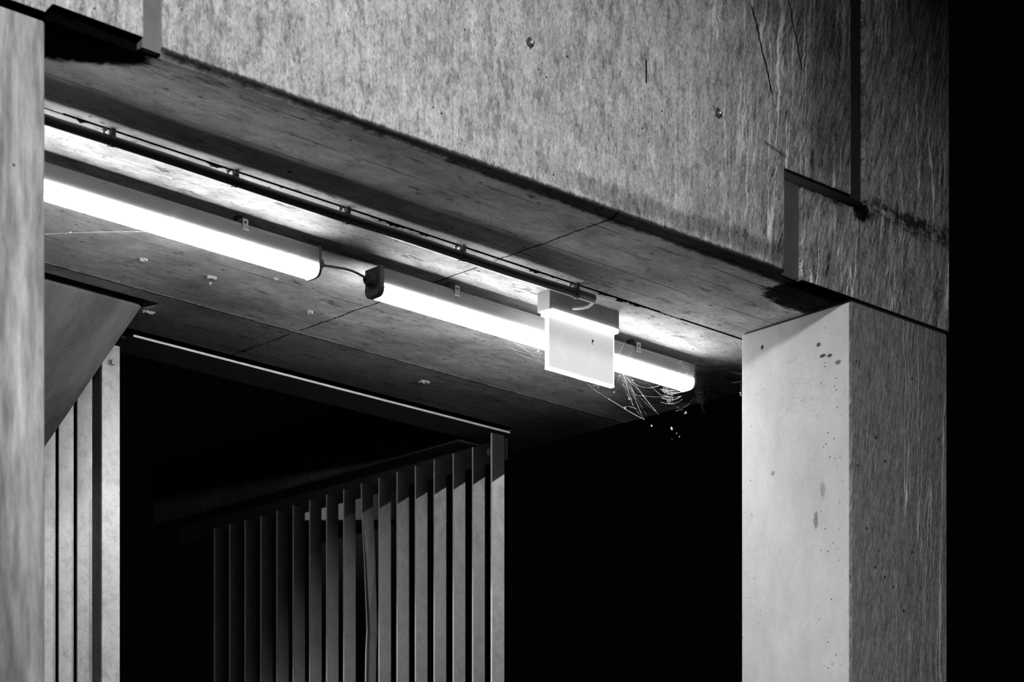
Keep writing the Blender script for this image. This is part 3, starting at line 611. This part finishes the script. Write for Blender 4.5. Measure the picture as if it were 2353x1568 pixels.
web('grey cobweb hanging off the end cap of the right tube lamp', [[(5.0429,0.66,3.5663),(5.0521,0.664,3.5486),(5.059,0.668,3.537),(5.0632,0.672,3.5211),(5.0714,0.676,3.5064),(5.0781,0.68,3.4889)],[(5.0492,0.66,3.5637),(5.0555,0.664,3.55),(5.0636,0.668,3.5414),(5.0674,0.672,3.5266),(5.0783,0.676,3.5173),(5.082,0.68,3.5016)],[(5.0484,0.66,3.5668),(5.059,0.664,3.5555),(5.0652,0.668,3.5393),(5.073,0.672,3.5262),(5.0808,0.676,3.513),(5.0853,0.68,3.499)],[(5.0508,0.66,3.5624),(5.0606,0.664,3.5483),(5.0678,0.668,3.536),(5.0738,0.672,3.5235),(5.0823,0.676,3.5111),(5.0881,0.68,3.4949)],[(5.0534,0.66,3.5594),(5.0629,0.664,3.5491),(5.0714,0.668,3.5404),(5.0787,0.672,3.5287),(5.0828,0.676,3.5188),(5.0885,0.68,3.5077)],[(5.0581,0.66,3.5591),(5.0625,0.664,3.5467),(5.0705,0.668,3.5392),(5.0772,0.672,3.527),(5.0868,0.676,3.5199),(5.092,0.68,3.506)],[(5.0601,0.66,3.5606),(5.0682,0.664,3.5475),(5.0749,0.668,3.5363),(5.08,0.672,3.523),(5.0908,0.676,3.5102),(5.0934,0.68,3.4927)],[(5.061,0.66,3.5603),(5.0688,0.664,3.5442),(5.0781,0.668,3.5303),(5.086,0.672,3.5147),(5.0907,0.676,3.5002),(5.0983,0.68,3.487)],[(5.0679,0.66,3.5561),(5.0733,0.664,3.543),(5.0814,0.668,3.5327),(5.0863,0.672,3.5189),(5.0918,0.676,3.5063),(5.1026,0.68,3.4956)],[(5.0673,0.66,3.555),(5.0787,0.664,3.5441),(5.0825,0.668,3.5325),(5.0883,0.672,3.52),(5.0993,0.676,3.5068),(5.1059,0.68,3.4938)],[(5.0719,0.66,3.5541),(5.0812,0.664,3.5393),(5.0881,0.668,3.5273),(5.0941,0.672,3.5139),(5.1023,0.676,3.4986),(5.1052,0.68,3.4842)],[(5.0758,0.66,3.5566),(5.0815,0.664,3.5463),(5.0857,0.668,3.5366),(5.0939,0.672,3.5291),(5.1012,0.676,3.5192),(5.1104,0.68,3.5124)],[(5.0768,0.66,3.5564),(5.0822,0.664,3.5438),(5.0921,0.668,3.5338),(5.1006,0.672,3.5247),(5.104,0.676,3.5168),(5.1105,0.68,3.5058)],[(5.0466,0.66,3.5088),(5.0617,0.665,3.4921),(5.0771,0.67,3.4763)],[(5.0496,0.66,3.509),(5.0647,0.665,3.4936),(5.0822,0.67,3.478)],[(5.0502,0.66,3.5096),(5.0683,0.665,3.4944),(5.0844,0.67,3.4781)],[(5.0538,0.66,3.5104),(5.0724,0.665,3.4943),(5.0905,0.67,3.4795)],[(5.0548,0.66,3.5112),(5.0742,0.665,3.4953),(5.0923,0.67,3.4791)],[(5.0568,0.66,3.5112),(5.0769,0.665,3.4951),(5.0971,0.67,3.4805)],[(5.0589,0.66,3.5115),(5.0808,0.665,3.4961),(5.1021,0.67,3.4807)],[(5.0616,0.66,3.5124),(5.0842,0.665,3.4966),(5.1052,0.67,3.4812)],[(5.0467,0.66,3.5572),(5.0641,0.665,3.5548),(5.0835,0.67,3.5533),(5.1025,0.675,3.5566),(5.1205,0.68,3.5606)],[(5.0472,0.66,3.5443),(5.0644,0.665,3.5423),(5.0819,0.67,3.5429),(5.1012,0.675,3.5452),(5.1191,0.68,3.5514)],[(5.0462,0.66,3.5318),(5.065,0.665,3.5307),(5.0831,0.67,3.5321),(5.0995,0.675,3.5351),(5.1176,0.68,3.5407)],[(5.0473,0.66,3.5187),(5.0642,0.665,3.5193),(5.0817,0.67,3.5201),(5.099,0.675,3.525),(5.1172,0.68,3.5309)],[(5.0457,0.66,3.5062),(5.0634,0.665,3.5066),(5.0818,0.67,3.5084),(5.0985,0.675,3.5146),(5.1165,0.68,3.5221)],[(5.0463,0.66,3.4936),(5.063,0.665,3.4951),(5.0814,0.67,3.4972),(5.097,0.675,3.5036),(5.1139,0.68,3.512)],[(5.046,0.66,3.4808),(5.0622,0.665,3.4832),(5.0791,0.67,3.4869),(5.0966,0.675,3.4926),(5.1141,0.68,3.5016)],[(5.0773,0.66,3.6038),(5.0914,0.66,3.5697),(5.1111,0.66,3.5217)],[(5.114,0.66,3.5186),(5.1046,0.6633,3.5011),(5.0953,0.6667,3.49),(5.086,0.67,3.4854)],[(5.086,0.67,3.4798),(5.095,0.67,3.4673),(5.104,0.67,3.4548)],[(5.0348,0.64,3.576),(5.0461,0.645,3.572),(5.0574,0.65,3.568)]], r=.00014, blobs=[((5.1094,0.66,3.5243),0.0016),((5.086,0.67,3.5132),0.0022),((5.0271,0.66,3.5087),0.0032),((5.0343,0.66,3.5079),0.0022),((5.104,0.67,3.4562),0.001)])
web('short cobweb threads at the inner edge of the right column', [[(5.0214,0.5,3.5278),(4.996,0.4633,3.5117),(4.9704,0.4267,3.4955),(4.9446,0.39,3.4793)],[(4.9966,0.45,3.5438),(4.9788,0.43,3.528),(4.9609,0.41,3.5123),(4.9429,0.39,3.4967)],[(5.0336,0.5,3.4952),(4.9896,0.445,3.4777),(4.9451,0.39,3.4599)],[(4.9478,0.395,3.4562),(4.9476,0.3935,3.4364),(4.9475,0.392,3.4165)]], r=.00014, blobs=[((4.9337,0.385,3.423),0.003),((4.9348,0.385,3.4161),0.0025)])
web('dusty cobweb threads on the body of the left tube lamp', [[(3.1386,0.626,3.5673),(3.1266,0.626,3.5548),(3.1159,0.626,3.5428),(3.1054,0.626,3.5308)],[(3.1395,0.626,3.5675),(3.1309,0.626,3.5553),(3.1226,0.626,3.5431),(3.1147,0.626,3.5311)],[(3.4964,0.626,3.5646),(3.4859,0.626,3.5529),(3.4759,0.626,3.5414),(3.4639,0.626,3.5294)],[(3.5021,0.626,3.5659),(3.4974,0.626,3.5564),(3.4919,0.626,3.5467),(3.4851,0.626,3.5366)],[(3.5002,0.626,3.5634),(3.5115,0.626,3.5542),(3.5217,0.626,3.5448),(3.5336,0.626,3.5357)],[(3.4799,0.626,3.5437),(3.4973,0.626,3.5473),(3.5172,0.626,3.5514),(3.5339,0.626,3.5548)],[(3.4653,0.626,3.5319),(3.4761,0.626,3.5324),(3.4883,0.626,3.5332),(3.5026,0.626,3.5346)],[(3.5025,0.626,3.5703),(3.5011,0.626,3.5587),(3.4987,0.626,3.5469),(3.4966,0.626,3.5352)],[(3.2837,0.626,3.537),(3.2857,0.626,3.5348),(3.29,0.626,3.5331),(3.2932,0.626,3.5312)],[(3.3437,0.626,3.5272),(3.3498,0.626,3.5245),(3.3543,0.626,3.5215),(3.3599,0.626,3.5188)],[(3.2714,0.626,3.5299),(3.2754,0.626,3.5227),(3.2797,0.626,3.5156)],[(3.2984,0.626,3.5325),(3.3007,0.626,3.5246),(3.3056,0.626,3.5174)],[(3.3113,0.626,3.5316),(3.3148,0.626,3.5238),(3.3171,0.626,3.5157)],[(3.3366,0.626,3.5337),(3.3375,0.626,3.525),(3.3395,0.626,3.5167)],[(3.356,0.626,3.5343),(3.3607,0.626,3.5264),(3.3662,0.626,3.5186)],[(3.3765,0.626,3.5352),(3.3784,0.626,3.5264),(3.3793,0.626,3.5173)],[(3.3914,0.626,3.5347),(3.4007,0.626,3.5274),(3.4074,0.626,3.5195)],[(3.4149,0.626,3.5363),(3.4196,0.626,3.5277),(3.4263,0.626,3.5195)],[(3.4399,0.626,3.5382),(3.4425,0.626,3.5288),(3.4444,0.626,3.5193)],[(3.4587,0.626,3.5386),(3.4635,0.626,3.5295),(3.4681,0.626,3.5204)],[(3.4778,0.626,3.539),(3.4815,0.626,3.5295),(3.4862,0.626,3.5201)],[(3.4989,0.626,3.54),(3.5038,0.626,3.5304),(3.5085,0.626,3.5208)]], r=.00014, blobs=[])
web('single cobweb thread stretched below the left tube lamp', [[(2.7822,0.66,3.4202),(2.829,0.66,3.4336),(2.8763,0.66,3.4468),(2.9241,0.66,3.4599),(2.9726,0.66,3.4727),(3.0212,0.66,3.4852),(3.0711,0.66,3.4978)]], r=.00014, blobs=[((2.8486,0.66,3.441),0.0016)])
web('short cobweb threads on the body of the right tube lamp, near its cable end', [[(3.9648,0.626,3.5551),(3.9573,0.626,3.5334)],[(4.1192,0.626,3.5892),(4.1125,0.626,3.5714)],[(4.1199,0.626,3.5623),(4.1255,0.626,3.5459)],[(4.2715,0.626,3.5497),(4.2947,0.626,3.5244)],[(4.2754,0.626,3.5063),(4.3142,0.626,3.548)]], r=.00014, blobs=[((3.9648,0.626,3.5543),0.0014),((4.1125,0.626,3.5714),0.0014),((4.0472,0.628,3.5368),0.001)])
web('dusty cobweb threads across the grey housing of the exit sign', [[(4.2888,0.4995,3.592),(4.2649,0.4965,3.5779)],[(4.3,0.4995,3.5965),(4.2816,0.4965,3.5699)],[(4.2846,0.4995,3.5733),(4.2788,0.4965,3.5575)],[(4.3777,0.4995,3.5805),(4.3946,0.4965,3.5617)],[(4.4496,0.4995,3.5967),(4.4349,0.4965,3.5607)],[(4.4525,0.4995,3.5954),(4.4378,0.4965,3.5613)],[(4.4846,0.4995,3.5784),(4.4756,0.4965,3.5617)],[(4.3863,0.4995,3.5745),(4.3946,0.4965,3.5597)],[(4.508,0.4995,3.5877),(4.5166,0.4965,3.5626)],[(4.5021,0.4995,3.5884),(4.5063,0.4965,3.5624)],[(4.5434,0.4995,3.5773),(4.5358,0.4965,3.5588)],[(4.4265,0.4995,3.5675),(4.4465,0.4965,3.5913)],[(4.3436,0.4995,3.5688),(4.3491,0.4965,3.5654)]], r=.00014, blobs=[((4.2841,0.499,3.5711),0.0018)])
web('white scraps caught on unseen threads in the dark below the right tube lamp', [[(5.0463, 0.7, 3.4459),(5.0585, 0.7, 3.4509)]], blobs=[((5.053, 0.7, 3.4498), 0.0035), ((5.0485, 0.7, 3.4471), 0.002), ((5.0552, 0.7, 3.4536), 0.0016), ((4.9455, 0.66, 3.3739), 0.0034), ((4.9417, 0.66, 3.3764), 0.0022), ((4.9663, 0.66, 3.3642), 0.0018), ((4.979, 0.66, 3.357), 0.002), ((4.9461, 0.66, 3.3422), 0.001)])

# ------------------------------------------------------------------ loose paint on the slab
def flake(x, y, lx, ly, lab, ang=0):
    bm = bmesh.new(); n = 21; r1 = []; r2 = []
    for i in range(n):
        a = i * 2 * math.pi / n; q = random.uniform(.35, 1.0)
        dx, dy = math.cos(a) * lx * q, math.sin(a) * ly * q
        X = x + dx * math.cos(ang) - dy * math.sin(ang); Y = y + dx * math.sin(ang) + dy * math.cos(ang)
        r1.append((X, Y, 3.6003)); r2.append((X + random.uniform(-.002, .002), Y, 3.6 - random.uniform(.001, .009)))
    rings(bm, [r1, r2])
    return tag(link('paint_flake', bm, MT['flake']), lab, 'flake', 'flakes of loose paint on the slab')
flake(3.5496, 1.0613, 0.016, 0.006, 'white paint flake on the slab, below the middle of the left tube lamp', -.25)
flake(3.6808, 0.9487, 0.010, 0.005, 'pale paint flake on the slab near the end of the left tube lamp', -.25)
flake(3.3382, 1.0732, 0.015, 0.006, 'dull paint flake on the slab, leftmost below the left tube lamp', -.25)
flake(3.9186, 1.1028, 0.012, 0.005, 'pale paint flake on the slab, left of the cross joint', -.25)
flake(4.6056, 1.3890, 0.022, 0.011, 'broad paint flake on the slab beyond the second joint', -.25)
flake(3.5998, 1.4221, 0.022, 0.008, 'ragged flake on the slab edge beside the stair flight', -.25)
flake(3.5762, 1.1035, 0.005, 0.003, 'smallest paint flake, just under the white one', -.25)
flake(3.2413, 0.3386, 0.006, 0.004, 'tiny flake hanging in the shadow in front of the conduit', -.25)

# ------------------------------------------------------------------ dark back yard
bw = empty('lit_wall_patch', (6.45, 3.85, 0), 'patch of lit pale wall glimpsed far behind the fence slats', 'wall')
bm = bmesh.new()
rings(bm, [[(x, 3.35, 3.954), (x, 4.26, 3.954), (x, 4.26, 3.918), (x, 3.35, 3.772)] for x in (6.4, 6.5)])  # outline cut to the lit area; slanted lower side stands for a shadow edge
link('lit_patch_panel', bm, MT['far'], bw)
link('pier', B(6.44, 6.5, 3.4, 4.2, 0, 3.80), MT['rubber'], bw)  # black in place of shade on the lower wall; also carries the panel
bm = bmesh.new(); tube(bm, [(8.36, 3.15, 0), (8.36, 3.15, 4.65)], .012, 8)
tag(link('distant_pole', bm, MT['galv_dark'], smooth=True), 'barely visible thin pole in the dark opening left of the right column', 'pole')
